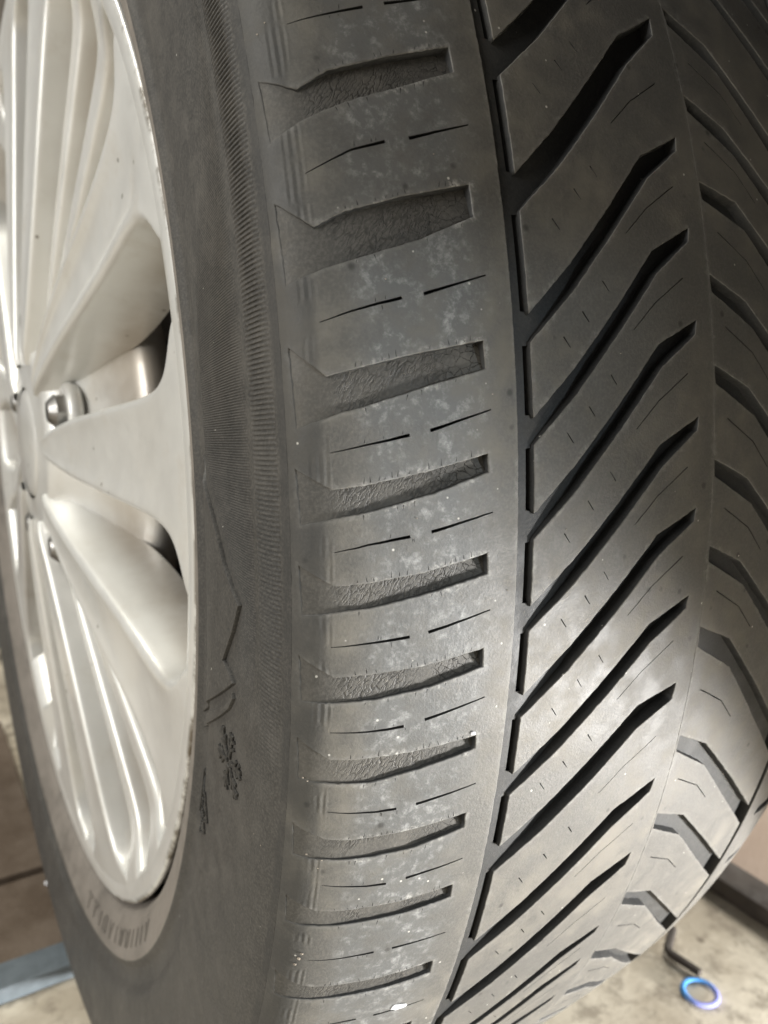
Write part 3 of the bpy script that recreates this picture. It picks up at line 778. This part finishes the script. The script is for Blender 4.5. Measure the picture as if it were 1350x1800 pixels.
# ------------------------------------------------------------------ things on the floor
M_wood = simple('brown_board', (.185, .142, .106), .8, var=.35, scale=22, bumps=.0012, bscale=120, col2=(.125, .09, .062))
M_wood2 = simple('tan_board', (.42, .32, .25), .8, var=.25, scale=8, bumps=.0006, col2=(.36, .27, .20))
M_blue = simple('blue_grey_paint', (.20, .235, .26), .45, .1, .3, 40)
M_iron = simple('dark_iron', (.085, .070, .058), .85, .0, .4)
M_hex = simple('black_oxide', (.065, .053, .044), .7, .2)
M_white = simple('white_paper', (.80, .80, .82), .7, var=.08)
tag(boxmesh('floor_board', (-.70, .030, .0005), (-.094, .117, .009), M_wood, bev=.0015), 'brown dusty board behind the blue grey strip, with a white scrap on it', 'board')
tag(boxmesh('floor_board', (-.70, .121, .0005), (-.104, .40, .012), M_wood, bev=.002), 'brown board farther back, beyond the dark joint behind the white scrap', 'board')
tag(boxmesh('metal_strip', (-.70, .004, .0005), (-.094, .029, .012), M_blue, bev=.002), 'blue grey painted metal strip lying on the floor left of the tyre', 'metal strip')
tag(boxmesh('iron_bar', (.340, -.60, .0005), (.368, .20, .016), M_iron, bev=.003), 'dark iron bar lying on the concrete right of the tyre', 'bar')
tag(boxmesh('floor_board', (.372, -.60, .0005), (.80, .30, .012), M_wood2, bev=.002), 'tan board on the floor beyond the dark iron bar', 'board')
tag(boxmesh('blue_bar', (-.60, .60, .02), (.02, .63, .055), M_blue, bev=.004), 'pale blue bar far behind the left edge of the wheel', 'bar')
tag(boxmesh('dark_crate', (-.60, .80, .0005), (.0, 1.1, .20), M_iron, bev=.004), 'dark crate in the far background behind the hub', 'crate')

# hex key: bent hexagonal rod
def rod(name, pts, rad, seg, mat):
    bm = bmesh.new(); pts = [Vector(p) for p in pts]; rings = []
    for i, p in enumerate(pts):
        d = (pts[min(i + 1, len(pts) - 1)] - pts[max(i - 1, 0)]).normalized(); a = d.cross(Vector((0, 0, 1))).normalized(); b = a.cross(d)
        rings.append([bm.verts.new(p + (a * math.cos(q) + b * math.sin(q)) * rad) for q in [2 * math.pi * k / seg for k in range(seg)]])
    for r0, r1 in zip(rings[:-1], rings[1:]):
        for k in range(seg): bm.faces.new((r0[k], r0[(k + 1) % seg], r1[(k + 1) % seg], r1[k]))
    bm.faces.new(rings[0][::-1]); bm.faces.new(rings[-1]); bmesh.ops.recalc_face_normals(bm, faces=bm.faces[:])
    me = bpy.data.meshes.new(name); bm.to_mesh(me); bm.free()
    return link(name, me, mat)
a_, b_, c_ = Vector((.276, -.174, .0035)), Vector((.254, -.1865, .0035)), Vector((.2560, -.2120, .0045))
pts = [a_] + [a_.lerp(b_, .8).lerp(b_, t).lerp(b_.lerp(b_.lerp(c_, .15), t), t) for t in (0, .35, .7, 1)] + [c_]
tag(rod('hex_key', pts, .0029, 6, M_hex), 'small black bent hex key lying on the concrete beside the blue ring', 'hex key')

kb = NT('blue_plastic'); kb.out(kb.mix(kb.ramp(kb.sep(kb.coord())[1], -.229, -.214), (.25, .26, .60), (.07, .28, .64)), .65); M_ring = kb.mat
bm = bmesh.new(); rings = []
for i in range(64):
    a = 2 * math.pi * i / 64; rings.append([bm.verts.new((.245 + r * math.cos(a), -.2205 + r * math.sin(a), z)) for r, z in ((.0092, .0008), (.0093, .0022), (.0108, .0028), (.0124, .0022), (.0127, .0008))])
for i in range(64):
    for j in range(5): bm.faces.new((rings[i][j], rings[i][(j + 1) % 5], rings[(i + 1) % 64][(j + 1) % 5], rings[(i + 1) % 64][j]))
bmesh.ops.recalc_face_normals(bm, faces=bm.faces[:])
for f in bm.faces: f.smooth = True
me = bpy.data.meshes.new('plastic_ring'); bm.to_mesh(me); bm.free()
tag(link('plastic_ring', me, M_ring), 'bright blue plastic ring lying flat on the concrete', 'ring')


def chip(name, loc, size, nrm, mat, flat=.25):
    """crumpled little flake resting on a surface"""
    bm = bmesh.new(); bmesh.ops.create_icosphere(bm, subdivisions=2, radius=1.0)
    rs = random.Random(hash(name) % 1000 + int(loc[0] * 1e5))
    for v in bm.verts: v.co *= 1 + rs.uniform(-.28, .28)
    q = Vector(nrm).to_track_quat('Z', 'Y').to_matrix().to_4x4()
    bm.transform(Matrix.Translation(Vector(loc)) @ q @ Matrix.Diagonal((size[0], size[1], size[0] * flat, 1)))
    me = bpy.data.meshes.new(name); bm.to_mesh(me); bm.free()
    return link(name, me, mat)


tag(chip('paper_scrap', (-.104, .100, .0105), (.0060, .0040), (0, 0, 1), M_white), 'torn white scrap of paper on the brown board', 'paper scrap')
tag(chip('paper_scrap', (.417, -.130, .0140), (.0050, .0035), (0, 0, 1), M_white), 'small white scrap on the tan board at the right edge', 'paper scrap')
def on_tyre(x, th, lift=.0002):
    p, n = surf(x2t(x), th, -lift * 1000)
    return tuple(p), tuple(n)
bm = bmesh.new()
for gx, gth, gs in ((-108.9, 15.2, .55), (-105.9, 15.9, .45), (-112.4, 13.2, .55), (-109.3, 13.6, .35), (-108.0, 13.9, .3), (-109, -12.9, .4), (-108.3, -13.0, .35), (-107.5, -16.3, .45), (-104.6, -16.5, .4), (-105.2, -16.9, .3), (-112.6, -17.5, .4), (-112.9, -17.4, .25),
                    (-106.5, -21.9, .9), (-106.0, -21.6, .6), (-107.0, -22.3, .7), (-92, 4.9, .3), (-88, -3.1, .3), (-79, 9.1, .3), (-50, -4.0, .25), (-33, 2.4, .3), (-70, 1.0, .3), (-66, -6.0, .3)):
    p, n = on_tyre(gx, gth); q = Vector(n).to_track_quat('Z', 'Y').to_matrix().to_4x4(); r = bmesh.ops.create_icosphere(bm, subdivisions=1, radius=1.0)
    for v in r['verts']: v.co *= 1 + random.uniform(-.3, .3)
    bmesh.ops.transform(bm, matrix=Matrix.Translation(Vector(p)) @ q @ Matrix.Diagonal((gs * .0007, gs * .0005, gs * .0003, 1)), verts=r['verts'])
me = bpy.data.meshes.new('grit'); bm.to_mesh(me); bm.free()
tag(link('grit', me, simple('pale_grit', (.36, .31, .25), .9, var=.6, scale=400)), 'pale grains of grit scattered over the tyre shoulder and sidewall', 'grit', kind='stuff')
p, n = on_tyre(-78, -25.9); tag(chip('paint_flake', p, (.0022, .0011), n, M_white, .12), 'white flake stuck to the lower tread shoulder of the tyre', 'flake')
p, n = on_tyre(-72.5, -11.45); tag(chip('grit_grain', p, (.0006, .0005), n, M_white, .6), 'white grain of grit at the end of a tread notch', 'grit')
